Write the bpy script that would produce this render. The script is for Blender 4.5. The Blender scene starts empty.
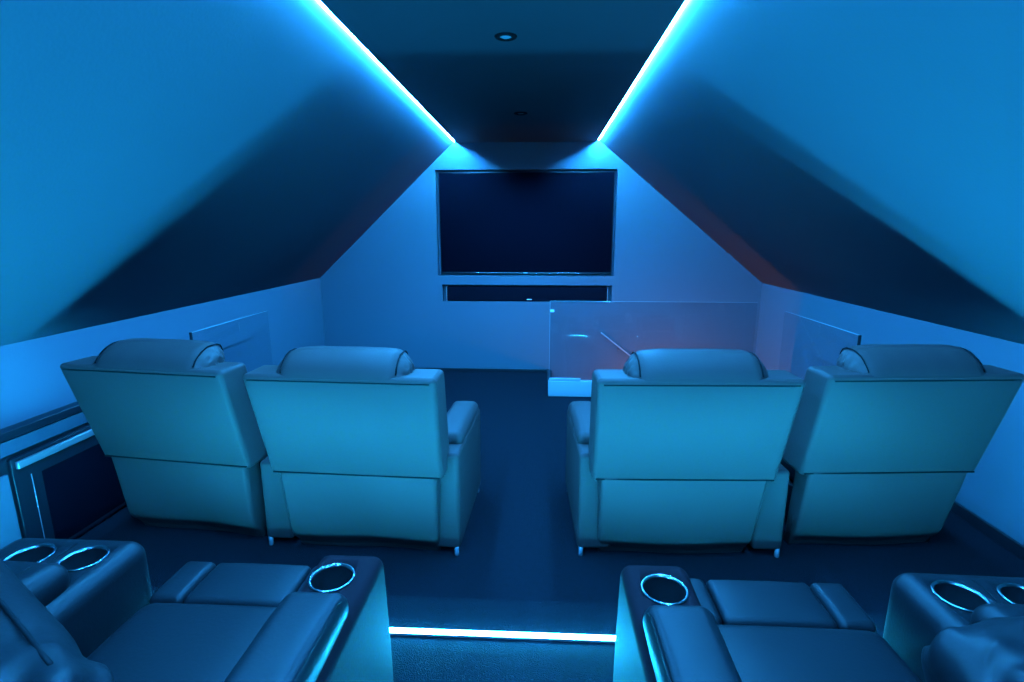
import bpy, bmesh, math
from mathutils import Vector, Matrix, noise
PI = math.pi
S = bpy.context.scene
COL = S.collection

# ------------------------------------------------------------------ materials
def mat(name, color, rough=0.6, metal=0.0, bump=0.0, bscale=60.0, var=0.0, vscale=3.0, spec=0.5, sheen=0.0):
    m = bpy.data.materials.new(name); m.use_nodes = True
    nt = m.node_tree; b = nt.nodes['Principled BSDF']
    b.inputs['Base Color'].default_value = (*color, 1)
    b.inputs['Roughness'].default_value = rough
    b.inputs['Metallic'].default_value = metal
    b.inputs['Specular IOR Level'].default_value = spec
    if sheen: b.inputs['Sheen Weight'].default_value = sheen
    tc = nt.nodes.new('ShaderNodeTexCoord')
    if var:
        n = nt.nodes.new('ShaderNodeTexNoise'); n.inputs['Scale'].default_value = vscale
        n.inputs['Detail'].default_value = 4
        nt.links.new(tc.outputs['Object'], n.inputs['Vector'])
        mx = nt.nodes.new('ShaderNodeMix'); mx.data_type = 'RGBA'
        mx.inputs[6].default_value = (*[c * (1 - var) for c in color], 1)
        mx.inputs[7].default_value = (*[min(1, c * (1 + var)) for c in color], 1)
        nt.links.new(n.outputs['Fac'], mx.inputs[0])
        nt.links.new(mx.outputs[2], b.inputs['Base Color'])
    if bump:
        n2 = nt.nodes.new('ShaderNodeTexNoise'); n2.inputs['Scale'].default_value = bscale
        n2.inputs['Detail'].default_value = 6
        nt.links.new(tc.outputs['Object'], n2.inputs['Vector'])
        bp = nt.nodes.new('ShaderNodeBump'); bp.inputs['Strength'].default_value = bump
        bp.inputs['Distance'].default_value = 0.01
        nt.links.new(n2.outputs['Fac'], bp.inputs['Height'])
        nt.links.new(bp.outputs['Normal'], b.inputs['Normal'])
    return m

def emis(name, color, strength):
    m = bpy.data.materials.new(name); m.use_nodes = True
    nt = m.node_tree; nt.nodes.clear()
    e = nt.nodes.new('ShaderNodeEmission'); o = nt.nodes.new('ShaderNodeOutputMaterial')
    e.inputs[0].default_value = (*color, 1); e.inputs[1].default_value = strength
    nt.links.new(e.outputs[0], o.inputs[0])
    return m

def glassmat(name, tint):
    m = bpy.data.materials.new(name); m.use_nodes = True
    nt = m.node_tree; nt.nodes.clear()
    t = nt.nodes.new('ShaderNodeBsdfTransparent'); t.inputs[0].default_value = (*tint, 1)
    g = nt.nodes.new('ShaderNodeBsdfGlossy'); g.inputs['Roughness'].default_value = 0.02
    g.inputs[0].default_value = (1, 1, 1, 1)
    f = nt.nodes.new('ShaderNodeValue'); f.outputs[0].default_value = .05
    mx = nt.nodes.new('ShaderNodeMixShader'); o = nt.nodes.new('ShaderNodeOutputMaterial')
    nt.links.new(f.outputs[0], mx.inputs[0]); nt.links.new(t.outputs[0], mx.inputs[1])
    nt.links.new(g.outputs[0], mx.inputs[2]); nt.links.new(mx.outputs[0], o.inputs[0])
    return m

WALL = mat('wall paint', (.08, .105, .128), .62, bump=.05, bscale=90, var=.03, spec=.2)
CEIL = mat('ceiling paint', (.032, .036, .042), .55, bump=.04, bscale=90, var=.03, spec=.2)
CARPET = mat('carpet', (.006, .008, .012), .95, bump=.8, bscale=260, var=.35, vscale=40, spec=.1)
LEATH = mat('leather', (.055, .036, .034), .5, bump=.07, bscale=140, var=.06, vscale=5, spec=.12)
LEATHD = mat('leather piping', (.004, .004, .005), .6, bump=.1, bscale=200, spec=.1)
SEATL = mat('seat leather', (.006, .0055, .007), .48, bump=.06, bscale=140, var=.06, vscale=5, spec=.2)
ARML = mat('arm leather', (.014, .0045, .006), .7, bump=.06, bscale=140, var=.06, vscale=5, spec=.05)
BLACK = mat('black plastic', (.010, .012, .016), .35, var=.1)
SCREEN = mat('tv glass', (.0025, .003, .006), .15, var=.1, spec=.0)
RUBBER = mat('black rubber', (.004, .005, .006), .9, spec=.1, var=.1)
CLOTH = mat('speaker cloth', (.004, .005, .009), .95, bump=.5, bscale=600, spec=.02)
CHROME = mat('chrome', (.22, .24, .26), .22, metal=1, var=.02)
ALU = mat('brushed aluminium', (.42, .40, .42), .35, metal=.7, bump=.05, bscale=300)
WHITE = mat('white gloss trim', (.32, .36, .38), .4, var=.02)
DARKTRIM = mat('dark skirting', (.006, .008, .011), .45, var=.1)
CABD = mat('dark lacquer', (.006, .008, .012), .4, var=.15)
CABL = mat('cabinet lit band', (.05, .065, .085), .25, var=.15, vscale=12)  # lighter tone paints the reflection along the worktop's front edge
GLASS = glassmat('glass', (.92, .94, .95))
GEDGE = mat('polished glass edge', (.2, .27, .3), .15, var=.03)
PALE = mat('pale dash', (.6, .65, .7), .5, var=.02)
FOOT = mat('pale foot', (.16, .18, .2), .35, metal=.2, var=.02)
LED_CEIL = emis('ceiling led', (.022, .335, 1.0), 2750)
LED_FLOOR = emis('floor led', (.012, .43, 1.0), 940)
STAIRL = emis('warm lamp', (1.0, .32, .07), 190)

# ------------------------------------------------------------------ mesh helpers
def rbox(bm, c, s, r=.01, n=3, m=4, puff=(0, 0, 0), fn=None, wr=0.0, wscale=9.0, seed=0.0):
    """rounded box appended to bm; fn deforms each point given in box-local coordinates"""
    h = [x / 2 for x in s]
    def axis(hh):
        rr = min(r, hh * .999)
        inner = hh - rr
        a = [inner + rr * math.tan(k * PI / 4 / m) for k in range(m + 1)]
        mid = [-inner + 2 * inner * k / n for k in range(1, n)] if inner > 1e-5 else []
        return [-v for v in reversed(a)] + mid + ([] if inner < 1e-5 else []) + a
    A = [axis(x) for x in h]
    for i in range(3):
        out = []
        for v in A[i]:
            if not out or abs(v - out[-1]) > 1e-7: out.append(v)
        A[i] = out
    vd = {}
    def V(p):
        key = tuple(round(x, 6) for x in p)
        if key in vd: return vd[key]
        q = []; d = []
        for i in range(3):
            rr = min(r, h[i] * .999); inn = h[i] - rr
            ci = max(-inn, min(inn, p[i])); q.append(ci); d.append((p[i] - ci) / rr * 1.0)
        L = math.sqrt(sum(x * x for x in d)) or 1
        pos = [q[i] + d[i] / L * min(r, h[i] * .999) for i in range(3)]
        U = [max(-1, min(1, pos[i] / h[i])) for i in range(3)]
        for i in range(3):
            if puff[i]:
                j, k = (i + 1) % 3, (i + 2) % 3
                pos[i] += puff[i] * U[i] * (1 - U[j] ** 4) * (1 - U[k] ** 4)
        P = Vector(pos)
        if wr:
            nv = noise.noise_vector(Vector((P.x * wscale + seed, P.y * wscale, P.z * wscale)))
            P += Vector(d) / L * nv.x * wr
        if fn: P = Vector(fn(P))
        v = bm.verts.new(P + Vector(c)); vd[key] = v
        return v
    for ax in range(3):
        j, k = (ax + 1) % 3, (ax + 2) % 3
        for sgn in (-1, 1):
            for a in range(len(A[j]) - 1):
                for b in range(len(A[k]) - 1):
                    quad = []
                    for (aa, bb) in ((a, b), (a + 1, b), (a + 1, b + 1), (a, b + 1)):
                        p = [0, 0, 0]; p[ax] = sgn * h[ax]; p[j] = A[j][aa]; p[k] = A[k][bb]
                        quad.append(V(p))
                    if sgn < 0: quad.reverse()
                    if len(set(quad)) == 4:
                        try: bm.faces.new(quad)
                        except ValueError: pass
    return bm

def box(bm, x0, x1, y0, y1, z0, z1, r=.004, m=2, n=1):
    return rbox(bm, ((x0 + x1) / 2, (y0 + y1) / 2, (z0 + z1) / 2), (x1 - x0, y1 - y0, z1 - z0), r, n, m)

def tube(bm, pts, r, seg=8, closed=False):
    pts = [Vector(p) for p in pts]; N = len(pts); rings = []
    for i, p in enumerate(pts):
        a = pts[(i - 1) % N] if (closed or i > 0) else p
        b = pts[(i + 1) % N] if (closed or i < N - 1) else p
        t = (b - a).normalized()
        ref = Vector((0, 0, 1)) if abs(t.z) < .9 else Vector((1, 0, 0))
        u = t.cross(ref).normalized(); w = t.cross(u)
        rings.append([bm.verts.new(p + r * (math.cos(2 * PI * k / seg) * u + math.sin(2 * PI * k / seg) * w)) for k in range(seg)])
    for i in range(N if closed else N - 1):
        A, B = rings[i], rings[(i + 1) % N]
        off = 0
        if closed and i == N - 1:
            off = min(range(seg), key=lambda o: (A[0].co - B[o].co).length)
        for k in range(seg):
            bm.faces.new((A[k], A[(k + 1) % seg], B[(k + 1 + off) % seg], B[(k + off) % seg]))
    if not closed:
        bm.faces.new(rings[0][::-1]); bm.faces.new(rings[-1])
    return bm

def lathe(bm, prof, c=(0, 0, 0), seg=40):
    """prof: (radius, z) list, revolved about z"""
    rings = []
    for (r, z) in prof:
        if r < 1e-6: rings.append([bm.verts.new((c[0], c[1], c[2] + z))])
        else: rings.append([bm.verts.new((c[0] + r * math.cos(2 * PI * k / seg), c[1] + r * math.sin(2 * PI * k / seg), c[2] + z)) for k in range(seg)])
    for A, B in zip(rings, rings[1:]):
        for k in range(seg):
            k2 = (k + 1) % seg
            q = [A[k % len(A)], A[k2 % len(A)], B[k2 % len(B)], B[k % len(B)]]
            u = []
            for v in q:
                if v not in u: u.append(v)
            if len(u) > 2: bm.faces.new(u)
    return bm

def poly(bm, pts):
    return bm.faces.new([bm.verts.new(p) for p in pts])

def obj(name, bm, m, parent=None, loc=(0, 0, 0), smooth=True, fixn=True):
    if fixn: bmesh.ops.recalc_face_normals(bm, faces=bm.faces)
    me = bpy.data.meshes.new(name); bm.to_mesh(me); bm.free()
    me.materials.append(m)
    if smooth:
        for p in me.polygons: p.use_smooth = True
    o = bpy.data.objects.new(name, me); COL.objects.link(o)
    o.location = loc
    if parent: o.parent = parent
    return o

def thing(name, label, cat, loc=(0, 0, 0), rz=0.0, group=None):
    o = bpy.data.objects.new(name, None); COL.objects.link(o)
    o.empty_display_size = .1
    o.location = loc; o.rotation_euler = (0, 0, rz)
    o['label'] = label; o['category'] = cat
    if group: o['group'] = group
    return o

def tag(o, label, cat, group=None):
    o['label'] = label; o['category'] = cat
    if group: o['group'] = group
    return o

def struct(name, bm, m, parent=None, smooth=False, fixn=True):
    o = obj(name, bm, m, parent, smooth=smooth, fixn=fixn)
    o['kind'] = 'structure'
    return o

def cut(o, cutter_bm):
    """carve a hole into a closed mesh"""
    bmesh.ops.recalc_face_normals(cutter_bm, faces=cutter_bm.faces)
    me = bpy.data.meshes.new('cutter'); cutter_bm.to_mesh(me); cutter_bm.free()
    c = bpy.data.objects.new('cutter', me); COL.objects.link(c)
    c.matrix_world = o.matrix_world
    c.parent = o.parent; c.location = o.location
    md = o.modifiers.new('b', 'BOOLEAN'); md.operation = 'DIFFERENCE'; md.solver = 'EXACT'; md.object = c
    bpy.context.view_layer.update()
    dg = bpy.context.evaluated_depsgraph_get()
    nm = bpy.data.meshes.new_from_object(o.evaluated_get(dg))
    o.modifiers.clear(); o.data = nm
    bpy.data.objects.remove(c)
    bpy.data.meshes.remove(me)

# ------------------------------------------------------------------ the room
D = 5.28; YB = -1.3; ZC = 2.285
CL, CR = -.84, .535            # edges of the flat ceiling
KL, KR = -2.275, 2.192         # knee walls
ZL, ZR = .975, .945            # top of the knee walls
ZP, YP = .12, 1.68             # rear platform
WX0, WX1, WY0 = .10, KR, 4.50  # stairwell opening

# floor with stairwell opening
bm = bmesh.new()
for (x0, x1, y0, y1) in ((KL, KR, YP - .02, WY0), (KL, WX0, WY0, D)):
    box(bm, x0 - .1 if x0 == KL else x0, x1 + .1 if x1 == KR else x1, y0, y1, -.12, 0, .001, 1)
struct('floor', bm, CARPET)
bm = bmesh.new(); rbox(bm, ((KL + KR) / 2, (YB + YP) / 2, ZP / 2 - .06), (KR - KL + .2, YP - YB, ZP + .12), .008, 1, 3)
struct('trim_1', bm, CARPET)   # raised rear platform
# stairwell lining
bm = bmesh.new()
ZW = -1.5
for q in (((WX0, WY0, -.12), (WX1, WY0, -.12), (WX1, WY0, ZW), (WX0, WY0, ZW)),
          ((WX0, WY0, -.12), (WX0, D, -.12), (WX0, D, ZW), (WX0, WY0, ZW)),
          ((WX1, WY0, 0), (WX1, D, 0), (WX1, D, ZW), (WX1, WY0, ZW)),
          ((WX0, D, 0), (WX1, D, 0), (WX1, D, ZW), (WX0, D, ZW)),
          ((WX0, WY0, ZW), (WX1, WY0, ZW), (WX1, D, ZW), (WX0, D, ZW))):
    poly(bm, q)
struct('wall_stairwell', bm, WALL)

TV = (-1.042, .733, 1.007, 2.036)
SB = (-1.003, .722, .742, .914)
# far gable with its two niches
bm = bmesh.new()
def loop(pts):
    vs = [bm.verts.new((x, D, z)) for x, z in pts]
    return [bm.edges.new((vs[i], vs[(i + 1) % len(vs)])) for i in range(len(vs))]
E_ = loop([(KL, 0), (KR, 0), (KR, ZR), (CR, ZC + .02), (CL, ZC + .02), (KL, ZL)])
for (a, b, c, d) in (TV, SB): E_ += loop([(a, c), (b, c), (b, d), (a, d)])
bmesh.ops.triangle_fill(bm, edges=E_, use_beauty=True)
for (a, b, c, d), dp in ((TV, .09), (SB, .09)):
    y2 = D + dp
    poly(bm, [(a, D, c), (a, y2, c), (b, y2, c), (b, D, c)]); poly(bm, [(a, D, d), (a, y2, d), (b, y2, d), (b, D, d)])
    poly(bm, [(a, D, c), (a, y2, c), (a, y2, d), (a, D, d)]); poly(bm, [(b, D, c), (b, y2, c), (b, y2, d), (b, D, d)])
    poly(bm, [(a, y2, c), (b, y2, c), (b, y2, d), (a, y2, d)])
struct('wall_front', bm, WALL, fixn=False)
bm = bmesh.new()
poly(bm, [(KL, YB, 0), (KR, YB, 0), (KR, YB, ZR), (CR + .02, YB, ZC + .02), (CL - .02, YB, ZC + .02), (KL, YB, ZL)])
struct('wall_back', bm, WALL)
bm = bmesh.new(); poly(bm, [(KL, YB, 0), (KL, D, 0), (KL, D, ZL), (KL, YB, ZL)]); struct('wall_left', bm, WALL)
bm = bmesh.new(); poly(bm, [(KR, YB, 0), (KR, D, 0), (KR, D, ZR), (KR, YB, ZR)]); struct('wall_right', bm, WALL)
G = .02
bm = bmesh.new(); poly(bm, [(KL, YB, ZL), (KL, D, ZL), (CL - .004, D, ZC + .02), (CL - .004, YB, ZC + .02)]); struct('ceiling_slope_left', bm, WALL)
bm = bmesh.new(); poly(bm, [(KR, YB, ZR), (KR, D, ZR), (CR + .004, D, ZC + .02), (CR + .004, YB, ZC + .02)]); struct('ceiling_slope_right', bm, WALL)
bm = bmesh.new(); box(bm, CL + .012, CR - .012, YB, D, ZC, ZC + .12, .002, 1); struct('ceiling', bm, CEIL)
# skirtings
bm = bmesh.new(); box(bm, KL, WX0, D - .014, D, 0, .035, .003); struct('baseboard_front', bm, DARKTRIM)
bm = bmesh.new(); box(bm, KL, KL + .014, YP, D - .014, 0, .06, .003); struct('baseboard_left', bm, DARKTRIM)
bm = bmesh.new(); box(bm, KR - .014, KR, YP, WY0, 0, .06, .003); struct('baseboard_right', bm, DARKTRIM)
# white kerb round the stairwell
bm = bmesh.new(); box(bm, WX0 - .02, KR, WY0 - .03, WY0 + .03, 0, .14, .004)
struct('trim_2', bm, WHITE, smooth=True)
bm = bmesh.new(); box(bm, WX0 - .02, WX0 + .03, WY0 + .03, D, 0, .03, .004)
struct('trim_3', bm, DARKTRIM, smooth=True)

# ------------------------------------------------------------------ LED strips
def ledstrip(name, label, a, b, w, h, material, seg=10):
    t = thing(name, label, 'led strip', a)
    d = Vector(b) - Vector(a); L = d.length
    ang = math.atan2(d.y, d.x); t.rotation_euler = (0, 0, ang)
    bm = bmesh.new(); box(bm, 0, L, -w / 2 - .003, w / 2 + .003, 0, .003, .0008, 1)
    for s in (-1, 1): box(bm, 0, L, s * (w / 2 + .0015) - .0014, s * (w / 2 + .0015) + .0014, 0, h * .92, .0008, 1)  # opaque side walls added to send the light upward, off the carpet
    obj('channel', bm, ALU, t)
    bm = bmesh.new(); rbox(bm, (L / 2, 0, .003 + h / 2), (L, w, h), min(w, h) * .15, 1, 2); obj('light_diffuser', bm, material, t)
    return t
ledstrip('floor_led_strip', 'glowing white-blue LED strip across the dark carpet between the rear armrests', (-1.90, 1.484, ZP), (1.88, 1.509, ZP), .018, .010, LED_FLOOR)

def ceilstrip(label, x, sgn):
    t = thing('ceiling_led_strip', label, 'led strip', (x, YB + .02, ZC))
    bm = bmesh.new(); box(bm, -.003, .003, 0, D - YB - .03, .010, .018, .001, 1); obj('strip_tape', bm, WHITE, t)
    bm = bmesh.new(); rbox(bm, (sgn * .009, (D - YB - .03) / 2, .013), (.008, D - YB - .04, .008), .003, 1, 2)
    obj('light_diffuser', bm, LED_CEIL, t)
    return t
ceilstrip('long bright LED strip along the left edge of the flat ceiling', CL + .005, -1)
ceilstrip('long bright LED strip along the right edge of the flat ceiling', CR - .005, 1)

# ------------------------------------------------------------------ tv, soundbar, downlights
tx0, tx1, tz0, tz1 = TV[0] + .022, TV[1] - .018, TV[2] + .018, TV[3] - .018
t = thing('television', 'large black flat screen television recessed in the far gable wall', 'television', ((tx0 + tx1) / 2, D + .085, tz0))
w, h = tx1 - tx0, tz1 - tz0
bm = bmesh.new(); box(bm, -w / 2, w / 2, -.055, 0, 0, h, .006, 3); obj('casing', bm, BLACK, t)
bm = bmesh.new(); box(bm, -w / 2 + .01, w / 2 - .01, -.058, -.054, .016, h - .01, .001, 1); obj('screen', bm, SCREEN, t)
bm = bmesh.new(); box(bm, -w / 2 + .004, w / 2 - .004, -.061, -.053, .003, .013, .002, 2); o = obj('bezel_strip', bm, CHROME, t); o['label'] = 'thin shiny strip along the bottom bezel'
bm = bmesh.new(); box(bm, -.02, .02, -.063, -.058, .004, .011, .002, 2); obj('badge', bm, PALE, t)

t = thing('soundbar', 'long dark cloth soundbar in the slot below the television', 'soundbar', ((SB[0] + SB[1]) / 2, D + .085, SB[2]))
w = SB[1] - SB[0] - .09; h = .150
bm = bmesh.new(); rbox(bm, (0, -.04, h / 2 + .002), (w, .07, h), .012, 2, 3); obj('grille', bm, CLOTH, t)
for s in (-1, 1):
    bm = bmesh.new(); rbox(bm, (s * (w / 2 + .004), -.04, h / 2 + .002), (.008, .072, h), .003, 1, 2); obj('end_cap', bm, ALU, t)
bm = bmesh.new(); box(bm, .005, .055, -.079, -.0745, .018, .028, .001, 1); obj('logo', bm, PALE, t)

def downlight(label, x, y):
    t = thing('ceiling_downlight', label, 'downlight', (x, y, ZC))
    bm = bmesh.new(); lathe(bm, [(.026, -.001), (.026, -.006), (.034, -.009), (.046, -.006), (.050, -.001)], seg=32); obj('trim_ring', bm, RUBBER, t)
    bm = bmesh.new(); lathe(bm, [(0, -.0045), (.018, -.005), (.026, -.0035), (.026, -.001), (0, -.001)], seg=32); o = obj('lens', bm, GEDGE, t); o['label'] = 'pale unlit lens'
downlight('unlit black ringed downlight in the ceiling nearest the camera', -.163, 2.50)
downlight('faint unlit downlight in the dark ceiling close to the television', -.155, 4.02)

# ------------------------------------------------------------------ stairwell: glass, rail, lamp
t = thing('glass_balustrade', 'clear glass balustrade on the white kerb in front of the stairwell', 'balustrade', (WX0 - .015, WY0 - .012, .14))
gw, gh = 1.755, .718
bm = bmesh.new(); box(bm, .004, gw, -.006, .006, 0, gh - .003, .001, 1); obj('glass_pane', bm, GLASS, t)
bm = bmesh.new(); box(bm, 0, .004, -.006, .006, 0, gh, .001, 1); o = obj('edge', bm, GEDGE, t)
bm = bmesh.new(); box(bm, .004, gw, -.006, .006, gh - .003, gh, .001, 1); obj('edge', bm, GEDGE, t)
bm = bmesh.new(); rbox(bm, (.02, -.014, gh - .085), (.035, .016, .022), .006, 1, 3); obj('glint_block', bm, PALE, t)  # pale block standing in for the LED strip's reflection in the pane
bm = bmesh.new(); box(bm, .004, .28, -.016, -.007, .0, .03, .003, 2); obj('channel', bm, WHITE, t)
def sidepane(label, x, y0, y1, zt):
    t = thing('glass_screen', label, 'glass screen', (x, y0, 0))
    bm = bmesh.new(); box(bm, -.006, .006, .006, y1 - y0, 0, zt - .004, .001, 1); obj('glass_pane', bm, GLASS, t)
    bm = bmesh.new(); box(bm, -.009, .009, 0, .006, 0, zt, .002, 1); obj('end_post', bm, DARKTRIM, t)
    bm = bmesh.new(); box(bm, -.005, .005, .006, y1 - y0, zt - .004, zt, .001, 1); obj('edge', bm, GEDGE, t)
sidepane('low glass screen with a bright top edge beside the left knee wall', -2.07, 2.92, 3.80, .862)
sidepane('low glass screen with a bright top edge beside the right knee wall', 1.83, 3.02, 3.95, .866)

t = thing('stair_handrail', 'thin pale handrail descending the stairwell seen through the glass balustrade', 'handrail', (0, 0, 0))
bm = bmesh.new(); tube(bm, [(.62, D - .06, .44), (.66, D - .06, .41), (1.5, D - .06, -.25), (1.6, D - .06, -.33)], .007, 10); obj('rail', bm, WHITE, t)
for x, z in ((.8, .30), (1.35, -.13)):
    bm = bmesh.new(); tube(bm, [(x, D - .06, z - .012), (x, D - .04, z - .05), (x, D, z - .05)], .005, 8); obj('bracket', bm, BLACK, t)
t = thing('stairwell_lamp', 'warm orange wall lamp down in the stairwell', 'lamp', (1.25, WY0 + .005, -.32))
bm = bmesh.new(); rbox(bm, (0, .01, 0), (.16, .02, .16), .01, 1, 3); obj('backplate', bm, ALU, t)
bm = bmesh.new(); rbox(bm, (0, .05, 0), (.13, .06, .13), .03, 1, 4); obj('lamp_shade', bm, STAIRL, t)

# ------------------------------------------------------------------ low cabinet in the left eaves
CX = -2.205
t = thing('low_cabinet', 'low dark cabinet with aluminium handle along the left wall behind the outer recliner', 'cabinet', (0, 0, 0))
bm = bmesh.new(); box(bm, KL + .022, CX - .012, 1.70, 2.85, 0, .60, .004); obj('carcass', bm, CABD, t)
bm = bmesh.new(); box(bm, KL + .022, CX + .012, 1.70, 2.87, .603, .64, .006, 3); obj('worktop', bm, CABD, t)
bm = bmesh.new(); box(bm, CX - .012, CX + .002, 1.70, 2.85, .535, .598, .004, 2); obj('lit_fascia', bm, CABL, t)  # band coloured lighter to show the light caught under the worktop
bm = bmesh.new(); box(bm, CX - .012, CX + .004, 1.70, 1.885, .02, .46, .003, 2); o = obj('end_panel', bm, WALL, t); o['label'] = 'pale panel nearest the camera'
d = obj('door', box(bmesh.new(), CX - .012, CX + .006, 1.90, 2.84, .02, .515, .004, 2), CABD, t)
bm = bmesh.new(); box(bm, CX + .006, CX + .022, 1.915, 2.80, .468, .500, .004, 2); obj('handle', bm, ALU, d)
bm = bmesh.new()
box(bm, CX + .006, CX + .009, 1.972, 1.975, .03, .42, .001, 1)
obj('door_trim', bm, ALU, d)
bm = bmesh.new(); box(bm, CX + .005, CX + .008, 2.02, 2.80, .04, .41, .002, 1); obj('door_glass', bm, SCREEN, d)

# ------------------------------------------------------------------ front recliners (seen from behind)
def front_recliner(label, loc, rz, arms, hx, gather, wtop=.79, tilt=.34, group='front row recliners'):
    """local frame: back at y=0, facing +y.  arms: list of (x0, x1)"""
    t = thing('recliner', label, 'recliner', loc, rz, group)
    zt, zh = .895, .425
    # backrest shell
    H = zt - zh + .02
    def fb(p):
        k = (p.z + H / 2) / H
        x = p.x * (1 + .03 * (k - .5))
        bow = -.012 * (1 - (p.x / (wtop / 2)) ** 2) * math.sin(PI * min(1, max(0, k)))
        y = p.y - .055 - .130 * k
        if p.y < 0: y += bow
        return (x, y, p.z)
    bm = bmesh.new(); rbox(bm, (0, .085, zh - .02 + H / 2), (wtop - .012, .17, H), .022, 10, 5, fn=fb)
    back = obj('backrest', bm, LEATH, t)
    # hem line and top line piping on the back
    def back_pt(x, z, off=-.002):
        k = (z - (zh - .02)) / H
        return (x * (1 + .03 * (k - .5)), -.055 - .130 * k + off - .012 * (1 - (x / (wtop / 2)) ** 2) * math.sin(PI * k), z)
    bm = bmesh.new(); tube(bm, [back_pt(-wtop / 2 + .03 + (wtop - .06) * i / 20, zt - .024, .001) for i in range(21)], .0035, 6); obj('piping', bm, LEATHD, back)
    bm = bmesh.new(); tube(bm, [back_pt(-wtop / 2 + .02 + (wtop - .04) * i / 20, zh - .004, -.001) for i in range(21)], .004, 6); obj('piping', bm, LEATHD, back)
    # lower back panel
    hl = zh - .055
    def fl(p):
        k = (p.z + hl / 2) / hl
        y = p.y - .052 * k
        if p.y < 0:
            y += .009 * math.sin(9 * p.x + 3 * k + loc[0] * 7) * (1 - .4 * k)
            if k < .25: y += .05 * (1 - max(0, k) / .25) ** 2
        return (p.x * (.965 + .045 * k), y, p.z)
    bm = bmesh.new(); rbox(bm, (0, .05, .03 + hl / 2), (.70, .11, hl + .07), .02, 14, 4, fn=fl); obj('back_skirt', bm, LEATH, t)
    # headrest roll
    wh, dh, hh = .57, .17, .175
    def fh(p, seed=hx):
        x, y, z = p
        u = x / (wh / 2)
        # rounded shoulders of the roll
        zz = z * (1 - .10 * abs(u) ** 5) if z > 0 else z
        if z > 0: zz -= .022 * max(0, abs(u) - .72) / .28
        zz += .006 * (1 - u * u) if z > 0 else 0
        yy = y + tilt * z
        if y < .03 and z < -.008: yy += 1.6 * (-.008 - z)
        e = gather * u
        if e > .80:
            s = (e - .80) / .2
            nz = noise.noise(Vector((x * 60, y * 55 + seed, z * 55)))
            yy += nz * .016 * s; zz += noise.noise(Vector((x * 50 + 7, y * 60, z * 60 + seed))) * .014 * s
            x -= gather * .02 * s * abs(noise.noise(Vector((y * 40, z * 40, seed))))
        else:
            yy += .0028 * noise.noise(Vector((x * 14 + seed, y * 3, z * 5)))
            zz += .002 * noise.noise(Vector((x * 12 + seed, 3, z * 4)))
        return (x, yy, zz)
    hc = (hx, -.088, zt - .004)
    bm = bmesh.new(); rbox(bm, hc, (wh, dh, hh), .075, 26, 7, puff=(0, .006, 0), fn=fh)
    hd = obj('headrest', bm, LEATH, t)
    for s in (-1, 1):
        xx = s * (wh / 2 - .05); pts = []
        for i in range(25):
            a = PI * .98 - i / 24 * PI * 1.05
            # outline of the rounded cross section
            cy, cz = math.cos(a), math.sin(a)
            q = max(abs(cy), abs(cz)); 
            hy, hz, rr = dh / 2, hh / 2, .075
            iy, iz = hy - rr, hz - rr
            py, pz = (iy if cy > 0 else -iy) + rr * cy, (iz if cz > 0 else -iz) + rr * cz
            f = fh(Vector((xx, py * 1.012, pz * 1.012)))
            pts.append((hc[0] + f[0], hc[1] + f[1], hc[2] + f[2]))
        bm = bmesh.new(); tube(bm, pts, .0032, 6); obj('piping', bm, LEATHD, hd)
    # inner back cushion and seat
    bm = bmesh.new(); rbox(bm, (0, .085, .63), (.56, .16, .46), .05, 6, 4, puff=(0, .02, 0), fn=lambda p: (p.x, p.y - .28 * (p.z), p.z)); obj('back_cushion', bm, SEATL, t)
    bm = bmesh.new(); rbox(bm, (0, .40, .34), (.54, .56, .20), .05, 6, 4, puff=(0, 0, .02)); obj('seat', bm, SEATL, t)
    bm = bmesh.new(); rbox(bm, (0, .66, .22), (.54, .09, .30), .035, 6, 4, puff=(0, .01, 0)); obj('footrest', bm, SEATL, t)
    bm = bmesh.new(); rbox(bm, (0, .36, .145), (.54, .54, .18), .01, 2, 2); obj('base', bm, LEATHD, t)
    for (x0, x1, at) in arms:
        xc, wa = (x0 + x1) / 2, x1 - x0
        bm = bmesh.new(); rbox(bm, (xc, .34, .04 + (at - .05) / 2), (wa, .64, at - .05 + .01), .02, 4, 4); a = obj('arm', bm, LEATH, t)
        bm = bmesh.new(); rbox(bm, (xc, .385, at + .005), (wa * .96, .50, .07), .032, 6, 4, puff=(0, 0, .012), wr=.004, wscale=14, seed=hx); obj('arm_pad', bm, LEATH, a)
        for fy in (.03, .62):
            bm = bmesh.new(); lathe(bm, [(0, 0), (.009, 0), (.011, .006), (.010, .045), (0, .045)], (x1 - .018 if xc > 0 else x0 + .018, fy, 0), 14); obj('foot', bm, FOOT, t)
    for fx in (-.25, .25):
        for fy in (.12, .60):
            bm = bmesh.new(); lathe(bm, [(0, 0), (.013, 0), (.016, .008), (.015, .06), (0, .06)], (fx, fy, 0), 14); obj('foot', bm, FOOT, t)
    return t
R = math.radians
front_recliner('front row blue-lit leather recliner left of the aisle, second from the left', (-.785, 2.095, 0), R(-2.2), [(.285, .435, .50), (-.49, -.355, .43)], .0, 1, .79)
front_recliner('front row leather recliner at far left beside the low cabinet', (-1.658, 2.187, 0), R(-6.5), [], .02, 1, .785, .55)
front_recliner('front row leather recliner right of the aisle, in front of the glass balustrade', (.615, 2.125, 0), R(2.2), [(-.435, -.285, .50), (.355, .49, .43)], .0, -1, .80)
front_recliner('front row leather recliner at far right against the right wall', (1.52, 2.24, 0), R(4.5), [], .0, -1, .80, .55)

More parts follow.
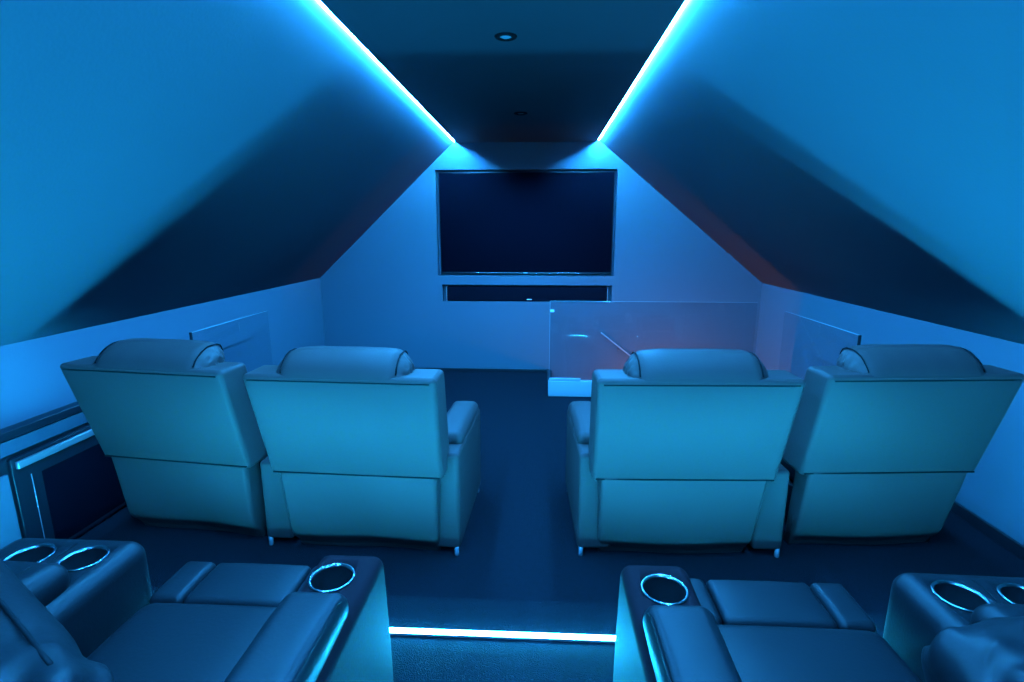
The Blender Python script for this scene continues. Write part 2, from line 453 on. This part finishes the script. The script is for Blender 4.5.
# ------------------------------------------------------------------ rear row
def cupholder(parent, x, y, z, r=.045):
    o = obj('cup_holder', lathe(bmesh.new(), [(r - .003, .0), (r - .004, -.07), (0, -.072), (0, -.076), (r, -.075), (r, .0)], (x, y, z), 36), RUBBER, parent)
    bm = bmesh.new(); lathe(bm, [(r - .004, -.002), (r - .002, .0025), (r + .001, .0035), (r + .0035, .002), (r + .004, -.001), (r - .004, -.002)], (x, y, z), 40)
    obj('rim', bm, CHROME, o)
def cutcyl(x, y, z, r):
    return lathe(bmesh.new(), [(0, .03), (r, .03), (r, -.09), (0, -.09)], (x, y, z), 36)

def rear_recliner(label, x_in, x_out, s, group='rear row recliners'):
    """x_in: aisle side face of the arm; x_out: console side of the seat; s=+1 seat lies to +x of the arm"""
    t = thing('recliner', label, 'recliner', (0, 0, ZP + .022), 0, group)
    zA = .58                                            # arm top above the platform
    wa = .148; xa = x_in + s * wa / 2
    def farm(p):
        # gentle belly and a front edge that leans
        k = (p.z + .29) / .58
        y = p.y + (.03 * (1 - k) if p.y > 0 else 0)
        return (p.x * (1 + .05 * math.sin(PI * k)), y, p.z)
    bm = bmesh.new(); rbox(bm, (xa, .645, .30), (wa, .83, .56), .026, 8, 6, fn=farm)
    arm = obj('arm', bm, ARML, t)
    cy = .965; cx = xa + (-.014 if s < 0 else .004)
    cut(arm, cutcyl(cx, cy, zA, .0462)); 
    for p in arm.data.polygons: p.use_smooth = True
    cupholder(arm, cx, cy, zA)
    bm = bmesh.new(); rbox(bm, (xa + s * .004, .552, zA + .012), (wa * .90, .66, .062), .028, 10, 5, puff=(0, 0, .010), wr=.003, wscale=12, seed=x_in)
    pad = obj('arm_pad', bm, SEATL, arm)
    bm = bmesh.new(); tube(bm, [(xa - s * wa * .36, .30, zA + .046), (xa - s * wa * .36, .60, zA + .050), (xa - s * wa * .36, .83, zA + .046), (xa - s * wa * .35, .875, zA + .020)], .0025, 6); obj('piping', bm, LEATHD, pad)
    xs0, xs1 = x_in + s * (wa + .004), x_out
    xc, ws = (xs0 + xs1) / 2, abs(xs1 - xs0)
    bm = bmesh.new(); rbox(bm, (xc, .74, .385), (ws, .60, .15), .045, 10, 6, puff=(0, 0, .018)); obj('seat', bm, SEATL, t)
    # footrest top: three stitched panels
    f0 = xc - ws / 2
    for (a, b) in ((0, .2), (.2, .8), (.8, 1)):
        bm = bmesh.new(); rbox(bm, (f0 + ws * (a + b) / 2, 1.115, .345), (ws * (b - a) - .002, .152, .21), .016, 6, 5, puff=(0, 0, .005)); obj('footrest_panel', bm, SEATL, t)
    bm = bmesh.new(); rbox(bm, (xc, .70, .165), (ws - .01, .72, .27), .01, 2, 2); obj('base', bm, LEATHD, t)
    bm = bmesh.new(); rbox(bm, (xc, .19, .62), (ws - .004, .16, .46), .05, 6, 5, puff=(0, .01, 0), fn=lambda p: (p.x, p.y - .12 * p.z, p.z)); obj('backrest', bm, SEATL, t)
    for fx in (x_in + s * .03, x_out - s * .05):
        for fy in (.3, .98):
            bm = bmesh.new(); lathe(bm, [(0, -.022), (.013, -.022), (.016, -.014), (.015, .05), (0, .05)], (fx, fy, 0), 14); obj('foot', bm, FOOT, t)
    return t
rear_recliner('rear row leather recliner seat left of the aisle with cup holder arm', -.352, -.935, -1)
rear_recliner('rear row leather recliner seat right of the aisle with cup holder arm', .186, .762, 1)

def console(label, loc, rz, s, outer=.34):
    """local: inner front corner at the origin, body extends to s*x and -y"""
    t = thing('armrest_console', label, 'console', loc, rz, 'rear row armrest consoles')
    zA = .58; wc = outer; L = .80
    bm = bmesh.new(); rbox(bm, (s * wc / 2, -L / 2, .2725), (wc, L, .615), .042, 10, 6, puff=(0, 0, .0))
    body = obj('console_body', bm, SEATL, t)
    cs = [(s * .085, -.100), (s * .215, -.100)]
    for (x, y) in cs:
        cut(body, cutcyl(x, y, zA, .0462))
    for p in body.data.polygons: p.use_smooth = True
    for (x, y) in cs: cupholder(body, x, y, zA)
    bm = bmesh.new(); rbox(bm, (s * (wc / 2 + .012), -.450, zA + .018), (wc * .90, .56, .076), .036, 12, 5, puff=(0, 0, .012), wr=.003, wscale=10, seed=3)
    pad = obj('arm_pad', bm, SEATL, body)
    bm = bmesh.new(); tube(bm, [(s * .085, -.62, zA + .060), (s * .085, -.40, zA + .064), (s * .085, -.22, zA + .060), (s * .085, -.182, zA + .04)], .0028, 6); obj('piping', bm, LEATHD, pad)
    bm = bmesh.new(); tube(bm, [(s * .150, -.046, zA - .0003), (s * .150, -.155, zA - .0003)], .0025, 6); obj('piping', bm, LEATHD, body)
    return t
console('leather console with two cup holders at the lower left edge', (-.945, 1.10, ZP + .022), R(0), -1)
console('leather console with two cup holders at the lower right edge', (.775, 1.075, ZP + .024), R(-1), 1)

def pillow(label, loc, rz, L, dd, h, r, wend, seed):
    t = thing('head_pillow', label, 'pillow', loc, rz, 'rear row head pillows')
    def f(p):
        u = p.x / (L / 2) * wend
        q = Vector(p)
        if u > .35:
            k = (u - .35) / .65
            q.z += .026 * k * noise.noise(Vector((p.x * 16, p.y * 22 + seed, p.z * 20)))
            q.y += .026 * k * noise.noise(Vector((p.x * 18, p.y * 16, p.z * 22 + seed)))
        return q
    bm = bmesh.new(); rbox(bm, (0, 0, h / 2), (L, dd, h), r, 34, 8, puff=(0, .006, .010), fn=f); c = obj('pillow_cover', bm, SEATL, t)
    return t, c
PZ = ZP + .035 + .58 + .078
t, c = pillow('plump leather head pillow at the bottom left corner on the console', (-.858, .570, PZ), R(-30), .70, .24, .125, .058, 1, 2)
bm = bmesh.new(); tube(bm, [(x, .076, .1225 + .0085 * (1 - (x / .35) ** 4) + (.004 if x > .05 else 0)) for x in [-.28 + .028 * k for k in range(21)]], .003, 6); obj('piping', bm, LEATHD, c)
t, c = pillow('wrinkled leather head pillow at the bottom right corner on the console', (.828, .590, PZ), R(8), .60, .22, .125, .060, -1, 9)

# ------------------------------------------------------------------ camera
f, pi_, ya, ro = 520.1, .2084, .0544, -.0006
fw = Vector((-math.sin(ya) * math.cos(pi_), math.cos(ya) * math.cos(pi_), -math.sin(pi_)))
r0 = Vector((math.cos(ya), math.sin(ya), 0)); u0 = r0.cross(fw)
rt = math.cos(ro) * r0 + math.sin(ro) * u0; up = -math.sin(ro) * r0 + math.cos(ro) * u0
cd = bpy.data.cameras.new('camera'); co = bpy.data.objects.new('camera', cd); COL.objects.link(co)
cd.sensor_fit = 'HORIZONTAL'; cd.sensor_width = 36; cd.lens = 36 * f / 1024; cd.clip_start = .02
co.matrix_world = Matrix(((rt.x, up.x, -fw.x, 0), (rt.y, up.y, -fw.y, 0), (rt.z, up.z, -fw.z, 1.45), (0, 0, 0, 1)))
S.camera = co
wd = bpy.data.worlds.new('world'); S.world = wd; wd.use_nodes = True
wd.node_tree.nodes['Background'].inputs[0].default_value = (.004, .02, .06, 1)
wd.node_tree.nodes['Background'].inputs[1].default_value = .2
S.view_settings.view_transform = 'Standard'; S.view_settings.look = 'None'
S.view_settings.gamma = 1; S.view_settings.exposure = 0
try: S.view_settings.use_curve_mapping = False
except Exception: pass
S.cycles.max_bounces = 10; S.cycles.diffuse_bounces = 5; S.cycles.transparent_max_bounces = 12
